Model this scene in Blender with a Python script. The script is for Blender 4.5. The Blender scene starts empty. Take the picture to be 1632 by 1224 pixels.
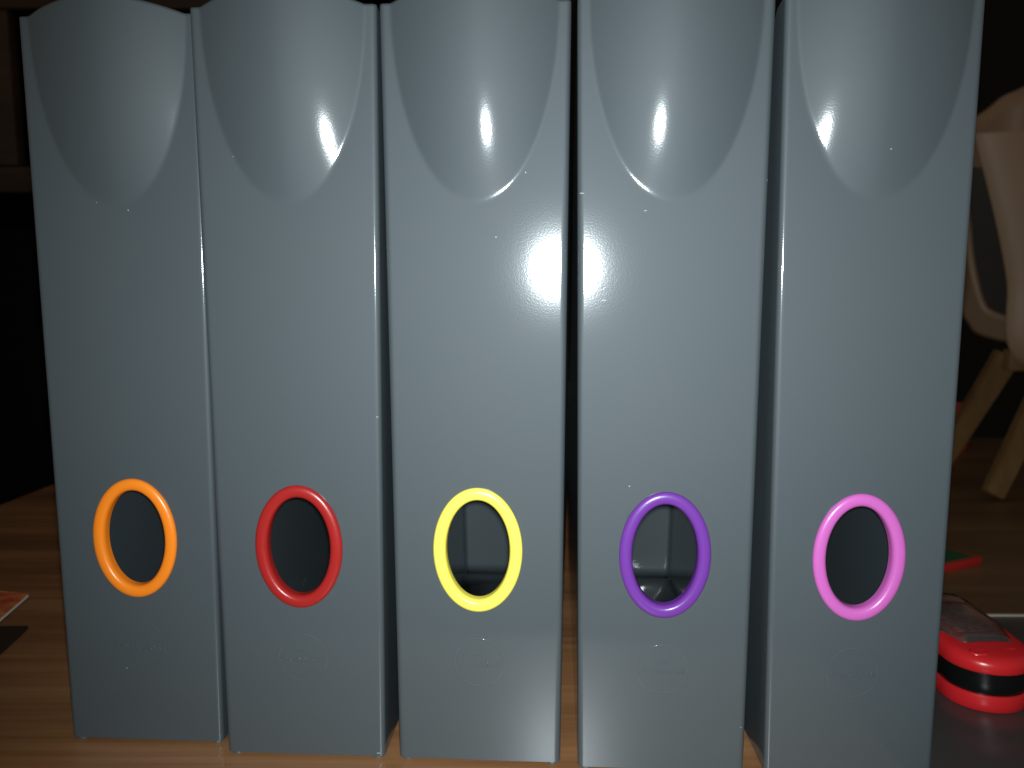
import bpy, bmesh, math, random
from mathutils import Vector, Matrix
random.seed(7)
R = math.radians
S = bpy.context.scene
COL = S.collection

# ---------------------------------------------------------------- camera
cam = bpy.data.cameras.new('camera')
cam.sensor_width = 36.0
cam.lens = 36.0 * 1404.0 / 1632.0
cam.clip_start = 0.01
cam.clip_end = 50
cam.dof.use_dof = True
cam.dof.focus_distance = 0.352
cam.dof.aperture_fstop = 14
co = bpy.data.objects.new('camera', cam)
COL.objects.link(co)
co.location = (0, 0, 0.2048)
co.rotation_euler = (R(90 - 7.23), 0, 0)
co.rotation_euler.rotate_axis('Z', R(-0.071))
S.camera = co

# ---------------------------------------------------------------- world: a dark room, plus warm fill added to lift wood and chair
w = bpy.data.worlds.new('World')
S.world = w
w.use_nodes = True
bg = w.node_tree.nodes['Background']
bg.inputs[0].default_value = (1.0, 0.78, 0.58, 1)
bg.inputs[1].default_value = 0.08

# ---------------------------------------------------------------- the phone's flash, just beside the lens
fl = bpy.data.lights.new('flash', 'SPOT')
fl.spot_size = R(100)
fl.spot_blend = 1.0
fl.shadow_soft_size = 0.0032
fl.energy = 9.2
fl.color = (0.895, 1.0, 1.035)
fo = bpy.data.objects.new('flash', fl)
COL.objects.link(fo)
fo.location = (0.0012, 0.0, 0.2078)
fo.rotation_euler = (R(90 - 7.0), 0, R(-4.0))

S.view_settings.view_transform = 'Standard'
S.view_settings.look = 'None'
S.view_settings.exposure = 0
S.view_settings.gamma = 1
S.cycles.sample_clamp_indirect = 4
S.cycles.max_bounces = 8

# ---------------------------------------------------------------- materials
def mat(name, col, rough=0.4, ior=1.47, spec=0.5):
    m = bpy.data.materials.new(name)
    m.use_nodes = True
    b = m.node_tree.nodes['Principled BSDF']
    b.inputs['Base Color'].default_value = (*col, 1)
    b.inputs['Roughness'].default_value = rough
    b.inputs['IOR'].default_value = ior
    b.inputs['Specular IOR Level'].default_value = spec
    return m, m.node_tree, b

def node(nt, t, **kw):
    n = nt.nodes.new(t)
    for k, v in kw.items():
        if k in n.inputs:
            n.inputs[k].default_value = v
        else:
            setattr(n, k, v)
    return n

def coords(nt, scale=(1, 1, 1), which='Object'):
    tc = node(nt, 'ShaderNodeTexCoord')
    mp = node(nt, 'ShaderNodeMapping')
    mp.inputs['Scale'].default_value = scale
    nt.links.new(tc.outputs[which], mp.inputs['Vector'])
    return mp.outputs[0]

def ramp(nt, fac, stops):
    r = node(nt, 'ShaderNodeValToRGB')
    e = r.color_ramp.elements
    while len(e) < len(stops):
        e.new(0.5)
    for i, (p, c) in enumerate(stops):
        e[i].position = p
        e[i].color = (*c, 1) if len(c) == 3 else c
    nt.links.new(fac, r.inputs[0])
    return r.outputs[0]

def noise(nt, vec, scale, detail=4, rough=0.55):
    n = node(nt, 'ShaderNodeTexNoise')
    n.inputs['Scale'].default_value = scale
    n.inputs['Detail'].default_value = detail
    n.inputs['Roughness'].default_value = rough
    nt.links.new(vec, n.inputs['Vector'])
    return n.outputs['Fac']

def mixcol(nt, fac, a, b, mode='MIX'):
    m = node(nt, 'ShaderNodeMix', data_type='RGBA', blend_type=mode)
    for sock, v in ((m.inputs[0], fac), (m.inputs[6], a), (m.inputs[7], b)):
        if hasattr(v, 'default_value') or hasattr(v, 'is_output'):
            nt.links.new(v, sock)
        else:
            sock.default_value = v if not isinstance(v, tuple) else (*v, 1)
    return m.outputs[2]

def bump(nt, b, h, strength, dist):
    bp = node(nt, 'ShaderNodeBump')
    bp.inputs['Strength'].default_value = strength
    bp.inputs['Distance'].default_value = dist
    nt.links.new(h, bp.inputs['Height'])
    nt.links.new(bp.outputs[0], b.inputs['Normal'])

def plastic_grey():
    m, nt, b = mat('dark_grey_plastic', (0.07, 0.08, 0.086), 0.61, 1.5)
    b.inputs['Specular IOR Level'].default_value = 0.45
    tc = node(nt, 'ShaderNodeTexCoord')
    info = node(nt, 'ShaderNodeObjectInfo')
    add = node(nt, 'ShaderNodeVectorMath', operation='ADD')
    mul = node(nt, 'ShaderNodeVectorMath', operation='SCALE')
    mul.inputs['Scale'].default_value = 1.0
    comb = node(nt, 'ShaderNodeCombineXYZ')
    nt.links.new(info.outputs['Random'], comb.inputs[0])
    nt.links.new(info.outputs['Random'], comb.inputs[2])
    nt.links.new(comb.outputs[0], mul.inputs[0])
    nt.links.new(tc.outputs['Object'], add.inputs[0])
    nt.links.new(mul.outputs[0], add.inputs[1])
    vec = add.outputs[0]
    # dust: sparse pale specks
    vo = node(nt, 'ShaderNodeTexVoronoi')
    vo.inputs['Scale'].default_value = 85
    nt.links.new(vec, vo.inputs['Vector'])
    spot = node(nt, 'ShaderNodeMath', operation='LESS_THAN')
    spot.inputs[1].default_value = 0.028
    nt.links.new(vo.outputs['Distance'], spot.inputs[0])
    sep = node(nt, 'ShaderNodeSeparateColor')
    nt.links.new(vo.outputs['Color'], sep.inputs[0])
    keep = node(nt, 'ShaderNodeMath', operation='GREATER_THAN')
    keep.inputs[1].default_value = 0.80
    nt.links.new(sep.outputs[0], keep.inputs[0])
    dust = node(nt, 'ShaderNodeMath', operation='MULTIPLY')
    nt.links.new(spot.outputs[0], dust.inputs[0])
    nt.links.new(keep.outputs[0], dust.inputs[1])
    st = node(nt, 'ShaderNodeVectorMath', operation='MULTIPLY')
    st.inputs[1].default_value = (18, 60, 70)
    nt.links.new(vec, st.inputs[0])
    vo2 = node(nt, 'ShaderNodeTexVoronoi')
    vo2.inputs['Scale'].default_value = 1.0
    nt.links.new(st.outputs[0], vo2.inputs['Vector'])
    sp2 = node(nt, 'ShaderNodeMath', operation='LESS_THAN')
    sp2.inputs[1].default_value = 0.022
    nt.links.new(vo2.outputs['Distance'], sp2.inputs[0])
    dmax = node(nt, 'ShaderNodeMath', operation='MAXIMUM')
    nt.links.new(dust.outputs[0], dmax.inputs[0])
    nt.links.new(sp2.outputs[0], dmax.inputs[1])
    # faint mottling of the moulding
    n1 = noise(nt, vec, 14, 3)
    base = ramp(nt, n1, [(0.3, (0.0555, 0.070, 0.078)), (0.7, (0.059, 0.0725, 0.079))])
    nt.links.new(mixcol(nt, dmax.outputs[0], base, (0.32, 0.34, 0.35)), b.inputs['Base Color'])
    n2 = noise(nt, vec, 9, 4)
    rr = node(nt, 'ShaderNodeMapRange')
    rr.inputs['To Min'].default_value = 0.088
    rr.inputs['To Max'].default_value = 0.106
    nt.links.new(n2, rr.inputs[0])
    b.inputs['Coat Weight'].default_value = 1.0
    b.inputs['Coat IOR'].default_value = 1.45
    nt.links.new(rr.outputs[0], b.inputs['Coat Roughness'])
    n3 = noise(nt, vec, 1500, 2)
    bump(nt, b, n3, 0.06, 0.0002)
    nt.links.new(b.inputs['Normal'].links[0].from_socket, b.inputs['Coat Normal'])
    return m

def plastic_colour(name, col, rough=0.3):
    m, nt, b = mat(name, col, rough, 1.48)
    v = coords(nt)
    bump(nt, b, noise(nt, v, 900, 3), 0.12, 0.0003)
    return m

def wood(name, dark, mid, light, rough=0.33, sx=2.2, sy=46.0, k=1.0, coat=0.0):
    m, nt, b = mat(name, mid, rough, 1.5)
    v = coords(nt, (sx * k, sy * k, sy * k))
    warp = noise(nt, coords(nt, (3 * k, 9 * k, 9 * k)), 1.0, 3)
    n1 = noise(nt, v, 1.0, 5, 0.6)
    v2 = coords(nt, (sx * 3.5 * k, sy * 7 * k, sy * 7 * k))
    n2 = noise(nt, v2, 1.0, 4, 0.65)
    c1 = ramp(nt, n1, [(0.30, dark), (0.5, mid), (0.70, light)])
    c2 = ramp(nt, n2, [(0.35, (0.74, 0.72, 0.70)), (0.6, (1.0, 1.0, 1.0))])
    c = mixcol(nt, 0.8, c1, c2, 'MULTIPLY')
    c3 = ramp(nt, warp, [(0.3, (0.82, 0.82, 0.82)), (0.7, (1.1, 1.08, 1.05))])
    c = mixcol(nt, 1.0, c, c3, 'MULTIPLY')
    nt.links.new(c, b.inputs['Base Color'])
    rr = node(nt, 'ShaderNodeMapRange')
    rr.inputs['To Min'].default_value = rough - 0.05
    rr.inputs['To Max'].default_value = rough + 0.1
    nt.links.new(n2, rr.inputs[0])
    nt.links.new(rr.outputs[0], b.inputs['Roughness'])
    bump(nt, b, n2, 0.12, 0.0006)
    if coat:
        b.inputs['Coat Weight'].default_value = coat
        b.inputs['Coat Roughness'].default_value = 0.30
    return m

M_GREY = plastic_grey()
M_RING = {
    'orange': plastic_colour('orange_plastic', (0.98, 0.25, 0.015)),
    'red': plastic_colour('dark_red_plastic', (0.35, 0.017, 0.015)),
    'yellow': plastic_colour('yellow_plastic', (0.97, 0.84, 0.12)),
    'purple': plastic_colour('purple_plastic', (0.15, 0.037, 0.29)),
    'pink': plastic_colour('pink_plastic', (0.56, 0.122, 0.445)),
}
M_TABLE = wood('brown_wood_laminate', (0.24, 0.104, 0.042), (0.38, 0.175, 0.072), (0.48, 0.238, 0.105), 0.42, sx=1.6, sy=30.0, coat=1.0)
M_FLOOR = wood('floor_wood', (0.17, 0.098, 0.05), (0.25, 0.152, 0.08), (0.32, 0.2, 0.11), 0.45, 0.6, 9.0)
M_LEG = wood('chair_leg_wood', (0.30, 0.17, 0.065), (0.36, 0.215, 0.09), (0.42, 0.265, 0.12), 0.45, 9, 2)
M_CAB = wood('cabinet_wood', (0.055, 0.03, 0.018), (0.075, 0.043, 0.027), (0.1, 0.06, 0.038), 0.6, 2, 20)
M_BOARD = mat('dark_grey_laminate', (0.05, 0.045, 0.043), 0.3)[0]
M_EDGE = mat('pale_edge_strip', (0.36, 0.30, 0.25), 0.5)[0]
M_WALL = mat('dark_wall_paint', (0.012, 0.011, 0.010), 0.9)[0]
M_BLACK = mat('unlit_black', (0.004, 0.004, 0.004), 0.8, 1.3, 0.05)[0]  # near-black standing in for the unlit depth at far left
M_SHELL = plastic_colour('taupe_plastic', (0.47, 0.31, 0.19), 0.45)
M_CUSH = mat('grey_cushion', (0.10, 0.095, 0.085), 0.8)[0]
M_REDTOY = plastic_colour('red_plastic', (0.62, 0.018, 0.022), 0.28)
M_BAND = mat('gloss_black_plastic', (0.006, 0.006, 0.006), 0.22)[0]
M_REDTUB = mat('red_tub_plastic', (0.6, 0.05, 0.02), 0.5)[0]
M_PAPER = mat('paper_edge', (0.55, 0.49, 0.43), 0.7)[0]
M_CARD = mat('brown_cardboard', (0.2, 0.13, 0.08), 0.8)[0]
M_REDEDGE = mat('red_cover', (0.85, 0.04, 0.035), 0.45)[0]
M_GREEN = mat('green_print', (0.03, 0.17, 0.07), 0.4)[0]

def printed():
    m, nt, b = mat('orange_red_print', (0.5, 0.1, 0.04), 0.35)
    n = noise(nt, coords(nt, (60, 130, 60)), 1.0, 4)
    c = ramp(nt, n, [(0.32, (0.34, 0.05, 0.025)), (0.52, (0.52, 0.13, 0.05)), (0.72, (0.62, 0.3, 0.08))])
    nt.links.new(c, b.inputs['Base Color'])
    return m
M_PRINT = printed()

def clear_window():
    m, nt, b = mat('clear_window', (0.75, 0.7, 0.66), 0.12, 1.49)
    b.inputs['Transmission Weight'].default_value = 0.96
    n = noise(nt, coords(nt), 260, 4)
    bump(nt, b, n, 0.25, 0.0005)
    return m
M_WINDOW = clear_window()

# ---------------------------------------------------------------- object helpers
def mesh_from(bm, name, sharp=30):
    me = bpy.data.meshes.new(name)
    bm.to_mesh(me)
    bm.free()
    for p in me.polygons:
        p.use_smooth = True
    me.set_sharp_from_angle(angle=R(sharp))
    return me

def obj(name, me, m, parent=None, kind=None, loc=None):
    o = bpy.data.objects.new(name, me)
    COL.objects.link(o)
    if not me.materials:
        me.materials.append(None)
    o.material_slots[0].link = 'OBJECT'
    o.material_slots[0].material = m
    if parent:
        o.parent = parent
    if loc:
        o.location = loc
    if kind:
        o['kind'] = kind
    return o

def thing(name, label, cat, loc=(0, 0, 0), rz=0, group=None):
    o = bpy.data.objects.new(name, None)
    o.empty_display_size = 0.02
    COL.objects.link(o)
    o.location = loc
    o.rotation_euler = (0, 0, rz)
    o['label'] = label
    o['category'] = cat
    if group:
        o['group'] = group
    return o

def box_bm(x0, x1, y0, y1, z0, z1, bev=0.0, seg=2):
    bm = bmesh.new()
    bmesh.ops.create_cube(bm, size=1)
    for v in bm.verts:
        v.co = Vector((x0 + (v.co.x + .5) * (x1 - x0), y0 + (v.co.y + .5) * (y1 - y0), z0 + (v.co.z + .5) * (z1 - z0)))
    if bev:
        bmesh.ops.bevel(bm, geom=bm.edges[:], offset=bev, segments=seg, affect='EDGES', profile=0.5)
    return bm

def loft(rows, close_u=False, cap=False):
    """rows: list of equal-length point lists"""
    bm = bmesh.new()
    vs = [[bm.verts.new(p) for p in r] for r in rows]
    n = len(rows[0])
    for a, b in zip(vs[:-1], vs[1:]):
        for j in range(n if close_u else n - 1):
            k = (j + 1) % n
            bm.faces.new((a[j], a[k], b[k], b[j]))
    if cap:
        bm.faces.new(vs[0][::-1])
        bm.faces.new(vs[-1])
    bmesh.ops.recalc_face_normals(bm, faces=bm.faces[:])
    return bm

def lerp(a, b, t):
    return a + (b - a) * t

def interp(pts, t):
    """even-index interpolation along a list of tuples"""
    f = t * (len(pts) - 1)
    i = min(int(f), len(pts) - 2)
    u = f - i
    # Catmull-Rom
    p0, p1, p2, p3 = pts[max(i - 1, 0)], pts[i], pts[i + 1], pts[min(i + 2, len(pts) - 1)]
    return tuple(0.5 * (2 * b + (c - a) * u + (2 * a - 5 * b + 4 * c - d) * u * u + (3 * b - a - 3 * c + d) * u ** 3)
                 for a, b, c, d in zip(p0, p1, p2, p3))

# ================================================================ the room
FZ = -0.14
bm = box_bm(-3, 3, -1.0, 1.81, FZ - 0.05, FZ)
obj('floor', mesh_from(bm, 'floor'), M_FLOOR, kind='structure')
bm = box_bm(-3, 3, 1.812, 1.9, FZ - 0.05, 2.4)
obj('wall', mesh_from(bm, 'wall'), M_WALL, kind='structure')

# the table the files stand on
tb = thing('table', 'brown wood grain table carrying the row of grey magazine files', 'table', (0, 0, 0), 0)
bm = bmesh.new()
ang = R(-2.4)
c, s = math.cos(ang), math.sin(ang)
def rowpt(u, v):
    return (u * c - v * s, u * s + v * c)
# front edge runs along the row, left edge slightly skewed
poly = [rowpt(-0.50, 0.2105), rowpt(0.152, 0.2105), rowpt(0.130, 1.06), rowpt(-0.50, 1.06)]
# left edge passes (-.472,.735) and (-.466,.807)
def left_x(y):
    return -0.4553 + (y - 0.7634) * 0.10
poly[0] = (left_x(0.205), 0.205 + 0.0)
poly[3] = (left_x(1.08), 1.08)
poly[0] = (poly[0][0], rowpt(-0.5, 0.2105)[1])
top = [bm.verts.new((x, y, 0)) for x, y in poly]
bot = [bm.verts.new((x, y, -0.028)) for x, y in poly]
bm.faces.new(top)
bm.faces.new(bot[::-1])
for i in range(4):
    j = (i + 1) % 4
    bm.faces.new((top[j], top[i], bot[i], bot[j]))
bmesh.ops.recalc_face_normals(bm, faces=bm.faces[:])
bmesh.ops.bevel(bm, geom=bm.edges[:], offset=0.001, segments=2, affect='EDGES')
obj('tabletop', mesh_from(bm, 'tabletop'), M_TABLE, tb)
leg_me = mesh_from(box_bm(-.022, .022, -.022, .022, FZ, -0.0285, .002), 'table_leg')
for x, y in ((-0.44, 0.30), (0.10, 0.26), (0.11, 1.0), (-0.38, 1.02)):
    obj('leg', leg_me, M_TABLE, tb, loc=(x, y, 0))

# dark grey low table pushed against its right side
sd = thing('side_table', 'dark grey glossy low tabletop with pale rear edge, under the red gadget', 'table', (0.30, 0.3466, 0), R(-0.6))
bm = box_bm(-0.1335, 0.25, -0.13, 0.1595, -0.020, 0.0, 0.0008)
obj('tabletop', mesh_from(bm, 'side_tabletop'), M_BOARD, sd)
bm = box_bm(-0.1335, 0.25, 0.160, 0.1625, -0.020, 0.0006, 0.0003)
obj('edge_strip', mesh_from(bm, 'side_edge'), M_EDGE, sd)
leg_me = mesh_from(box_bm(-.012, .012, -.012, .012, FZ, -0.0205, .002), 'side_leg')
for x, y in ((-.095, -.105), (.225, -.105), (.225, .13), (-.095, .13)):
    obj('leg', leg_me, M_BOARD, sd, loc=(x, y, 0))

# ================================================================ magazine files (unit metre, built in mm)
H, WT, WB = 306.0, 73.1, 68.0
DEPTH, RC, RB = 231.0, 2.1, 5.0
ZR, RA, RBV = 92.6, 18.24, 26.0       # ring centre height and half axes
ZSC, HSC, WM, SL = 232.0, 74.0, 32.0, 0.185

def hw(z):
    return (WB + (WT - WB) * z / H) / 2

def bulge(x, z):
    # convex swell that leans out towards the top edge, half-elliptical outline
    k = z - ZSC
    if k < -24:
        return 0.0
    kk = max(k, 0.0)
    D = 0.235 * k - 0.0014 * kk * kk - (0.45 * (1 - math.exp(-kk / 5)) if k > 0 else 0.09 * k)
    t = 1 - k / HSC
    wid = WM * math.sqrt(max(1e-4, 1 - t * t)) if t < 1 else 1.0
    if k > 0:
        f = D * (1 - (abs(x) / wid) ** 1.8)
    else:
        f = D - x * x * 0.0075
    f = max(f, -2.0)
    e = 0.05
    return max(0.0, 0.5 * (f + math.sqrt(f * f + e * e)) - (0.004 if f < -0.3 else 0.0))

NX, NZ = 96, 40
Z0, Z1 = ZR - 36, ZR + 36
levels = [1.6, 2.4, 28.0, Z0]
levels += [Z0 + (Z1 - Z0) * i / NZ for i in range(1, NZ + 1)]
iz0, iz1 = 3, 3 + NZ
levels += [172.0, 206.0]
levels += [224 + (306 - 224) * i / 84 for i in range(85)]

BOW = 0.32
def bow(x, z):
    u = x / (hw(z) - RC)
    return BOW * max(0.0, 1 - u * u)

def front_point(u, z, side=0):
    x = u * (hw(z) - RC)
    zz = z
    if z > 276:
        arch = 5.0 * max(0.0, 1 - (x / WM) ** 2)
        zz = z + arch * (z - 276) / 30
    return (x, -bulge(x, z) - bow(x, z), zz)

def side_top(y):
    # side walls drop in a long slope from the tall front to the low back
    if y < 10:
        return 306.0
    t = min(1.0, (y - 10) / 150.0)
    return 306 - 208 * (t * t * (3 - 2 * t) * 0.35 + t * 0.65)

def side_cols():
    ys = [DEPTH - RB] + [DEPTH - RB - i * (DEPTH - RB - RC) / 24 for i in range(1, 25)]
    return ys

def build_body():
    bm = bmesh.new()
    rows = []
    ys = side_cols()
    for z in levels:
        row = []
        h = hw(z)
        sb = side_top(DEPTH) / 306
        # back wall left half
        for xq in (0.0, 0.5, 1.0):
            row.append((-xq * (h - RB), DEPTH, z * sb))
        for a in (30, 60):
            row.append((-(h - RB) - RB * math.sin(R(a)), DEPTH - RB + RB * math.cos(R(a)), z * sb))
        for y in ys:
            row.append((-h, y, max(1.6, z * side_top(y) / 306)))
        for a in (18, 36, 54, 72):
            row.append((-(h - RC) - RC * math.cos(R(a)), RC - RC * math.sin(R(a)), z))
        nf = len(row)
        for i in range(NX + 1):
            row.append(front_point(-1 + 2 * i / NX, z))
        for a in (72, 54, 36, 18):
            row.append(((h - RC) + RC * math.cos(R(a)), RC - RC * math.sin(R(a)), z))
        for y in ys[::-1]:
            row.append((h, y, max(1.6, z * side_top(y) / 306)))
        for a in (60, 30):
            row.append(((h - RB) + RB * math.sin(R(a)), DEPTH - RB + RB * math.cos(R(a)), z * sb))
        for xq in (1.0, 0.5):
            row.append((xq * (h - RB), DEPTH, z * sb))
        rows.append((row, nf))
    nf = rows[0][1]
    n = len(rows[0][0])
    V = []
    for k, (row, _) in enumerate(rows):
        vr = []
        for j, p in enumerate(row):
            if iz0 < k < iz1 and nf < j < nf + NX:
                vr.append(None)
            else:
                vr.append(bm.verts.new(Vector(p) * 0.001))
        V.append(vr)
    for k in range(len(V) - 1):
        for j in range(n):
            l = (j + 1) % n
            q = (V[k][j], V[k][l], V[k + 1][l], V[k + 1][j])
            if iz0 <= k < iz1 and nf <= j < nf + NX:
                continue
            bm.faces.new(q)
    # patch with the oval finger hole
    loop = [V[iz0][nf + i] for i in range(NX)]
    loop += [V[k][nf + NX] for k in range(iz0, iz1)]
    loop += [V[iz1][nf + NX - i] for i in range(NX)]
    loop += [V[k][nf] for k in range(iz1, iz0, -1)]
    ha, hb = RA - 4.6, RBV - 4.6
    prev = loop
    for t in (0.03, 0.5, 0.8, 1.0):
        ring = []
        for v in loop:
            x, z = v.co.x * 1000, v.co.z * 1000 - ZR
            a = math.atan2(z / hb, x / ha)
            e = Vector((ha * math.cos(a), 0, ZR + hb * math.sin(a))) * 0.001
            q = v.co.lerp(e, t)
            q.y = -0.001 * bow(q.x * 1000, q.z * 1000)
            ring.append(bm.verts.new(q))
        for j in range(len(loop)):
            l = (j + 1) % len(loop)
            bm.faces.new((prev[j], prev[l], ring[l], ring[j]))
        prev = ring
    # floor of the box
    bm.faces.new([V[0][j] for j in range(n)])
    bmesh.ops.recalc_face_normals(bm, faces=bm.faces[:])
    bm.faces.ensure_lookup_table()
    # outward: front normals point to -y
    f = min(bm.faces, key=lambda f: (f.calc_center_median() - Vector((0.0, 0, .19))).length)
    if f.normal.y > 0:
        bmesh.ops.reverse_faces(bm, faces=bm.faces[:])
    return mesh_from(bm, 'file_body', 25)

def ellipse_sweep(profile, a, b, n=96, closed=True):
    rows = []
    for i in range(n):
        t = 2 * math.pi * i / n
        rows.append([Vector(((a - p) * math.cos(t), y, (b - p) * math.sin(t))) * 0.001 for p, y in profile])
    rows.append(rows[0])
    bm = loft(rows, close_u=closed)
    bmesh.ops.remove_doubles(bm, verts=bm.verts[:], dist=1e-7)
    bmesh.ops.recalc_face_normals(bm, faces=bm.faces[:])
    return bm

def build_ring():
    prof = [(0.3, 0.4), (0.0, -0.2), (0.02, -0.8), (0.3, -1.35), (0.85, -1.8), (1.6, -2.05), (2.5, -2.15),
            (3.5, -2.1), (4.2, -1.85), (4.8, -1.3), (5.15, -0.6), (5.25, 0.3), (5.3, 1.2), (5.3, 2.9), (4.85, 3.2),
            (4.35, 2.6), (4.35, 0.4)]
    return mesh_from(ellipse_sweep(prof, RA, RBV), 'grip_ring', 40)

def text_mesh(txt, width, height, depth):
    cu = bpy.data.curves.new('lettering', 'FONT')
    cu.body = txt
    cu.size = 1
    cu.extrude = 0.06
    cu.bevel_depth = 0.012
    cu.resolution_u = 3
    cu.space_character = 1.12
    o = bpy.data.objects.new('tmp', cu)
    COL.objects.link(o)
    dg = bpy.context.evaluated_depsgraph_get()
    me = bpy.data.meshes.new_from_object(o.evaluated_get(dg))
    bpy.data.objects.remove(o)
    xs = [v.co.x for v in me.vertices]
    ys = [v.co.y for v in me.vertices]
    zs = [v.co.z for v in me.vertices]
    for v in me.vertices:
        x = ((v.co.x - min(xs)) / (max(xs) - min(xs)) - .5) * width
        z = ((v.co.y - min(ys)) / (max(ys) - min(ys)) - .5) * height
        y = -(v.co.z - min(zs)) / (max(zs) - min(zs)) * depth + depth * 0.25
        v.co = Vector((x, y, z)) * 0.001
    me.materials.clear()
    return me

BODY = build_body()
RING = build_ring()
TEXT = text_mesh('DURABLE', 17.6, 1.95, 0.30)
# embossed circle: a thin low bead
prof = [(0.28 * math.cos(R(a)), -0.046 * math.sin(R(a)) + 0.012) for a in (-30, 0, 30, 60, 90, 120, 150, 180, 210)]
CIRC = mesh_from(ellipse_sweep(prof, 10.2, 10.2, 72, False), 'emblem_circle', 60)
def bowed(me, z0):
    for v in me.vertices:
        v.co.y -= 0.001 * bow(v.co.x * 1000, z0)
    return me
# small roof-like mark above the lettering
rows = []
for i in range(17):
    a = math.pi * i / 16
    rows.append([Vector((r_ * math.cos(a), y, 0.75 * r_ * math.sin(a))) * 0.001 for r_, y in ((1.9, 0.02), (1.85, -0.15), (1.35, -0.15), (1.3, 0.02))])
SYM = mesh_from(loft(rows), 'emblem_symbol', 40)
bm = bmesh.new()
bmesh.ops.create_cone(bm, cap_ends=True, segments=16, radius1=0.0028, radius2=0.0024, depth=0.0017)
bmesh.ops.bevel(bm, geom=bm.edges[:], offset=0.0004, segments=2, affect='EDGES')
FOOT = mesh_from(bm, 'file_foot')

files = [
    ('orange', -160.6, 364.4, -3.39, 'dark grey magazine file with orange oval grip ring, at the left end of the row'),
    ('red', -87.9, 352.2, -3.42, 'dark grey magazine file with dark red oval grip ring, second from the left'),
    ('yellow', -14.0, 347.5, -3.75, 'dark grey magazine file with yellow oval grip ring, in the middle of the row'),
    ('purple', 61.0, 340.7, -2.75, 'dark grey magazine file with purple oval grip ring, between yellow and pink ringed files'),
    ('pink', 137.2, 337.5, -1.2, 'dark grey magazine file with pink oval grip ring, at the right end of the row'),
]
for me_, z_ in ((CIRC, 44.6), (TEXT, 43.7), (SYM, 46.4)):
    bowed(me_, z_)
for name, x, y, yaw, label in files:
    t = thing('magazine_file', label, 'magazine file', (x / 1000, y / 1000, 0), R(yaw), 'grey magazine files standing in a row')
    b = obj('body', BODY, M_GREY, t)
    so = b.modifiers.new('wall', 'SOLIDIFY')
    so.thickness = 0.0018
    so.offset = -1
    so.use_even_offset = False
    obj('grip_ring', RING, M_RING[name], t, loc=(0, 0, ZR / 1000))
    e = obj('emblem', CIRC, M_GREY, t, loc=(0, 0, 0.0446))
    obj('lettering', TEXT, M_GREY, e, loc=(0, 0, -0.0009))
    obj('symbol', SYM, M_GREY, e, loc=(0, 0, 0.0018))
    for sx in (-1, 1):
        obj('foot', FOOT, M_GREY, t, loc=(sx * (WB / 2 - 3.4) / 1000, 0.0036, 0.00085))
        obj('foot', FOOT, M_GREY, t, loc=(sx * (WB / 2 - 5) / 1000, 0.231, 0.00085))

# ================================================================ red gadget on the dark side table
g = thing('handheld_gadget', 'small red rounded gadget with black middle band and clear window, on the dark tabletop', 'gadget',
          (0.2290, 0.4075, 0.0), R(1.0))
def stadium(r, L, n=24, back=0.8):
    """outline, nose at -y, rounded rear at +y; mm"""
    pts = []
    for i in range(n + 1):
        a = math.pi + math.pi * i / n
        pts.append((r * math.cos(a), r * math.sin(a)))
    for i in range(n + 1):
        a = math.pi * i / n
        pts.append((r * math.cos(a) * 1.0, L + r * back * math.sin(a)))
    return pts
def slab(levels_):
    rows = []
    for r, z in levels_:
        rows.append([Vector((x, y, z)) * 0.001 for x, y in stadium(r, 42.0)])
    return loft(rows, close_u=True, cap=True)
obj('lower_shell', mesh_from(slab([(17.5, 0.0), (19.2, 0.25), (19.9, 1.2), (20.2, 4), (20.4, 7.6), (20.2, 8.2), (19.7, 8.5)]), 'gadget_lower', 35), M_REDTOY, g)
obj('band', mesh_from(slab([(19.0, 8.2), (19.4, 8.8), (19.5, 14), (19.4, 18.4), (18.8, 19.2)]), 'gadget_band', 35), M_BAND, g)
# upper shell: side wall, rounded shoulder and a slightly domed top
def tilt(y, z):
    return z - 2.4 * max(0.0, min(1.0, (z - 19) / 6)) * max(0.0, min(1.0, (18 - y) / 38))
def upper():
    rows = []
    for r, z in [(19.4, 18.8), (20.0, 19.1), (20.3, 19.8), (20.2, 24.0), (19.9, 25.8), (19.0, 27.2), (17.2, 28.1), (15.0, 28.6), (11, 29.1), (6, 29.4), (2, 29.5)]:
        rows.append([Vector((x, y, tilt(y, z))) * 0.001 for x, y in stadium(r, 42.0)])
    return loft(rows, close_u=True, cap=True)
obj('upper_shell', mesh_from(upper(), 'gadget_upper', 40), M_REDTOY, g)
# clear window over the rear of the top, with a framed display below it
def window_rows(h0, shrink):
    rows = []
    for i in range(13):
        t = i / 12
        y = lerp(-2.0 + shrink, 56 - shrink, t)
        half = lerp(12.6, 17.0, min(1, t * 2.6)) - shrink
        rise = h0 * math.sin(math.pi * min(1, t * 1.15 + 0.06)) ** 0.5 if t < 0.88 else h0 * 0.4
        row = []
        for j in range(13):
            u = -1 + 2 * j / 12
            row.append(Vector((u * half, y + (1 - u * u) * (-2.0 if i == 0 else 0), tilt(y, 27.9) + (1 - abs(u) ** 3) * (1.3 + rise))) * 0.001)
        rows.append(row)
    return rows
wi = obj('window', mesh_from(loft(window_rows(2.2, 0)), 'gadget_window', 50), M_WINDOW, g)
so = wi.modifiers.new('thick', 'SOLIDIFY'); so.thickness = 0.0008; so.offset = 1
dm = mat('display_print', (0.30, 0.09, 0.07), 0.4)[0]
nt = dm.node_tree
v_ = coords(nt, (300, 300, 300))
nt.links.new(ramp(nt, noise(nt, v_, 1.0, 3), [(0.42, (0.05, 0.025, 0.02)), (0.5, (0.34, 0.11, 0.08))]), nt.nodes['Principled BSDF'].inputs['Base Color'])
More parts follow.
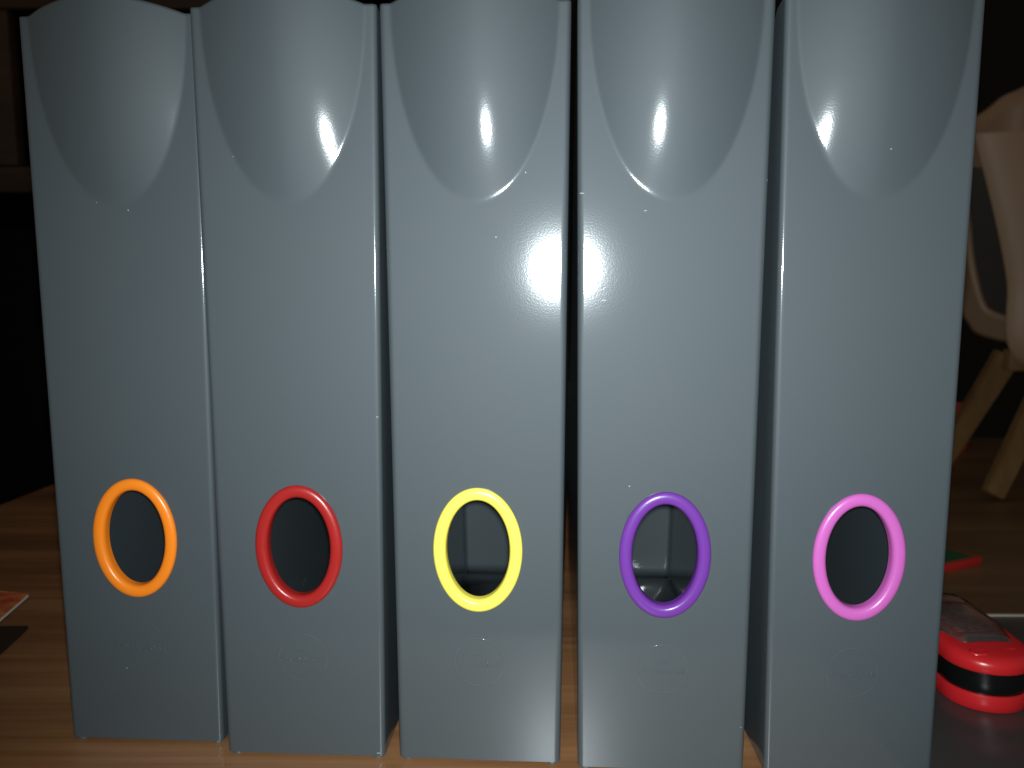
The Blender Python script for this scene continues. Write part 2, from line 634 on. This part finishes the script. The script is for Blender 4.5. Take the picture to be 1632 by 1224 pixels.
obj('display', mesh_from(box_bm(-.0105, .0075, .006, .040, .0291, .0299, .0003), 'gadget_display'), dm, g)
for x, y in ((-9.0, -10.5), (6.8, -6.0)):
    prof = [(r_ * math.cos(0), z) for r_, z in ((4.6, -0.5), (4.3, 0.25), (3.7, 0.5), (3.1, 0.3), (2.5, -0.1), (1.4, 0.05), (0.05, 0.12))]
    rows = []
    for i in range(29):
        a = 2 * math.pi * i / 28
        rows.append([Vector((r_ * math.cos(a), r_ * 0.8 * math.sin(a), z)) * 0.001 for r_, z in prof])
    bm = loft(rows)
    bmesh.ops.remove_doubles(bm, verts=bm.verts[:], dist=1e-7)
    bmesh.ops.recalc_face_normals(bm, faces=bm.faces[:])
    obj('button', mesh_from(bm, 'gadget_button', 60), M_REDTOY, g, loc=(x / 1000, y / 1000, tilt(y, 28.6) / 1000))

# ================================================================ printed board poking in at the left, lying on a carton
bk = thing('picture_card', 'orange red printed card with pale edge jutting in at the far left', 'card', (-0.2349, 0.4124, 0.0488), 0)
# corner at the origin, back edge runs left, front edge runs left and toward the viewer
outline = [(0.0002, -0.0014), (-0.0012, 0.0003), (-0.16, 0.032), (-0.175, -0.05), (-0.150, -0.09), (0.0075, -0.060)]
def prism(outl, z0, z1, bev=0):
    bm = bmesh.new()
    a = [bm.verts.new((x, y, z0)) for x, y in outl]
    b_ = [bm.verts.new((x, y, z1)) for x, y in outl]
    bm.faces.new(a[::-1]); bm.faces.new(b_)
    for i in range(len(a)):
        j = (i + 1) % len(a)
        bm.faces.new((a[i], a[j], b_[j], b_[i]))
    bmesh.ops.recalc_face_normals(bm, faces=bm.faces[:])
    if bev:
        bmesh.ops.bevel(bm, geom=bm.edges[:], offset=bev, segments=2, affect='EDGES')
    return bm
CARD_OUT = outline
obj('board', mesh_from(prism(CARD_OUT, 0, 0.0012), 'card_board'), M_PAPER, bk)
obj('print', mesh_from(prism([(x * .998 - 0.0001, y * .998) for x, y in CARD_OUT], 0.00121, 0.0014), 'card_print'), M_PRINT, bk)
cb = obj('carton', mesh_from(box_bm(-.075, .075, -.028, .028, 0, 0.0486, .0008), 'carton'), M_CARD, loc=(-0.350, 0.378, 0.0))
cb['label'] = 'brown carton holding up the printed card beyond the left edge'
cb['category'] = 'carton'
M_DARK = mat('dark_patch_brown', (0.03, 0.017, 0.009), 0.6)[0]
db = obj('dark_patch', mesh_from(prism([(0, 0), (-0.16, -0.006), (-0.155, -0.066), (0.0068, -0.064)], 0, 0.0025, .0004), 'dark_patch'), M_DARK, loc=(-0.2799, 0.4881, 0.0))  # dark sheet stands in for a soft, shadow-like patch by the card
db['label'] = 'thin dark sheet for a shadow-like patch under the orange red printed card'
db['category'] = 'dark patch'

wb = obj('wooden_block', mesh_from(box_bm(-.045, .045, -.03, .03, 0, 0.082, .003), 'wooden_block'), M_LEG, loc=(0.066, 0.96, 0.0), kind=None)
wb['label'] = 'brown wooden block glimpsed through the gap between the yellow and purple ringed files'
wb['category'] = 'block'

# ================================================================ things on the floor behind
fb = thing('picture_book', 'red edged green picture book lying on the floor behind the pink ringed file', 'book', (0.5555, 1.008, FZ), R(26))
obj('cover', mesh_from(box_bm(-.11, 0, 0, .052, 0, .0095, .0012), 'book_block'), M_REDEDGE, fb)
obj('print', mesh_from(box_bm(-.107, -.005, .005, .048, .00951, .0098), 'book_print'), M_GREEN, fb)

rows = []
for r_, z in ((0.020, 0), (0.0235, .003), (0.026, .047), (0.028, .09), (.0265, .09), (.022, .008)):
    rows.append([Vector((r_ * math.cos(2 * math.pi * i / 32), r_ * math.sin(2 * math.pi * i / 32), z)) for i in range(32)])
tb_ = obj('tub', mesh_from(loft(rows, close_u=True, cap=True), 'tub', 40), M_REDTUB, loc=(0.861, 1.69, FZ))
tb_['label'] = 'dim red tub on the dark floor beside the chair leg'
tb_['category'] = 'tub'

# shell chair (world mm, placed round its base)
CX, CY = 0.784, 1.364
ch = thing('shell_chair', 'taupe plastic shell chair with pale wooden legs in the dark at right', 'chair', (CX, CY, FZ))
def L3(x, y, z):
    return Vector((x / 1000 - CX, y / 1000 - CY, z / 1000 - FZ))
# near side wing
edge = [(655, 1284, 400), (662, 1284, 376), (677, 1284, 332), (699, 1284, 261), (717, 1284, 189), (719, 1284, 144), (722, 1284, 108), (734, 1284, 84), (750, 1284, 72)]
rows = []
for i in range(33):
    ex, ey, ez = interp(edge, i / 32)
    row = []
    for j in range(17):
        t = j / 16
        x = lerp(ex, 988, t)
        row.append(L3(x, ey - 55 * math.sin(math.pi * min(1, t * 0.9)) ** 0.8 + 47 * t, ez))
    rows.append(row)
o = obj('side_wing', mesh_from(loft(rows), 'chair_wing', 60), M_SHELL, ch)
so = o.modifiers.new('thick', 'SOLIDIFY'); so.thickness = 0.0125; so.offset = 0
bv = o.modifiers.new('round', 'BEVEL'); bv.width = 0.005; bv.segments = 2; bv.limit_method = 'ANGLE'
# far upper back
rim = [(735, 1480, 438), (760, 1480, 454), (791, 1480, 473), (815, 1480, 493), (833, 1480, 501), (860, 1480, 509), (964, 1480, 513)]
rows = []
for i in range(9):
    t = i / 8
    rows.append([L3(x, y + 31 * math.sin(math.pi * k / 24) + 24 * t, lerp(z, 248, t)) for k in range(25) for (x, y, z) in [interp(rim, k / 24)]])
o = obj('backrest', mesh_from(loft(rows), 'chair_back', 60), M_SHELL, ch)
so = o.modifiers.new('thick', 'SOLIDIFY'); so.thickness = 0.011; so.offset = 0
# seat bowl
brim = [(681, 1378, 366), (691, 1363, 302), (698, 1355, 236), (704, 1347, 198), (716, 1343, 159), (728, 1339, 145), (760, 1335, 135), (800, 1335, 134)]
blow = [(707, 1394, 334), (709, 1394, 264), (709, 1390, 185), (710, 1386, 140), (717, 1382, 126), (729, 1378, 110), (764, 1363, 99), (800, 1355, 96)]
rows = []
for i in range(7):
    t = i / 6
    row = []
    for k in range(29):
        a = interp(brim, k / 28); b_ = interp(blow, k / 28)
        row.append(L3(*(lerp(p, q, t) for p, q in zip(a, b_))))
    rows.append(row)
o = obj('seat_bowl', mesh_from(loft(rows), 'chair_bowl', 60), M_SHELL, ch)
so = o.modifiers.new('thick', 'SOLIDIFY'); so.thickness = 0.0088; so.offset = 0
# cushion inside the bowl
rows = []
for i in range(9):
    t = i / 8
    row = []
    for k in range(21):
        a = interp(brim, k / 20)
        row.append(L3(lerp(a[0] + 3, 894, t), a[1] + 6 + 55 * math.sin(math.pi * t * .5), lerp(a[2], max(a[2], 151), t)))
    rows.append(row)
obj('cushion', mesh_from(loft(rows), 'chair_cushion', 60), M_CUSH, ch)
# legs
def leg(p0, p1, w0, w1, d0=17, d1=20):
    a, b_ = Vector(p0), Vector(p1)
    ax = (b_ - a).normalized()
    side = ax.cross(Vector((0, 1, 0))).normalized()
    dep = side.cross(ax).normalized()
    rows = []
    for t in (0, 1):
        p = a.lerp(b_, t); w_ = lerp(w0, w1, t) / 2; d = lerp(d0, d1, t) / 2
        rows.append([L3(*(p + side * sx * w_ + dep * sy * d)) for sx, sy in ((-1, -1), (1, -1), (1, 1), (-1, 1))])
    bm = loft(rows, close_u=True, cap=True)
    bmesh.ops.bevel(bm, geom=bm.edges[:], offset=0.002, segments=2, affect='EDGES')
    return mesh_from(bm, 'chair_leg')
obj('leg', leg((728, 1304, -131), (827, 1331, 69), 31, 37), M_LEG, ch)
obj('leg', leg((686, 1410, -129), (772, 1367, 77), 27, 38), M_LEG, ch)
obj('leg', leg((1058, 1316, -131), (956, 1331, 69), 31, 37), M_LEG, ch)
obj('leg', leg((1082, 1441, -129), (988, 1386, 77), 27, 38), M_LEG, ch)
bm = box_bm(0.760 - CX, 1.027 - CX, 1.3375 - CY, 1.3625 - CY, 0.0537 - FZ, 0.0866 - FZ, .003)
obj('seat_rail', mesh_from(bm, 'chair_rail'), M_LEG, ch)

# cabinet in the far left background
cab = thing('cabinet', 'tall brown wooden cabinet barely lit in the dark behind, far left', 'cabinet', (-0.75, 1.5, FZ))
def cp(name, x0, x1, y0, y1, z0, z1, m):
    bm = box_bm(x0 + .75, x1 + .75, y0 - 1.5, y1 - 1.5, z0 - FZ, z1 - FZ, .002)
    obj(name, mesh_from(bm, 'cabinet_' + name), m, cab)
cp('carcass', -1.28, -0.24, 1.53, 1.805, FZ + .01, 0.95, M_BLACK)
cp('dark_block', -1.40, -0.47, 0.92, 1.495, FZ + .002, 0.25, M_BLACK)  # black block added to hide the floor, keeping this corner in darkness
cp('stile', -0.94, -0.822, 1.50, 1.528, 0.382, 0.63, M_CAB)
cp('stile', -0.36, -0.26, 1.50, 1.528, 0.382, 0.63, M_CAB)
cp('top_rail', -0.94, -0.26, 1.50, 1.528, 0.632, 0.94, M_CAB)
cp('bottom_rail', -0.94, -0.26, 1.50, 1.528, 0.338, 0.380, M_CAB)
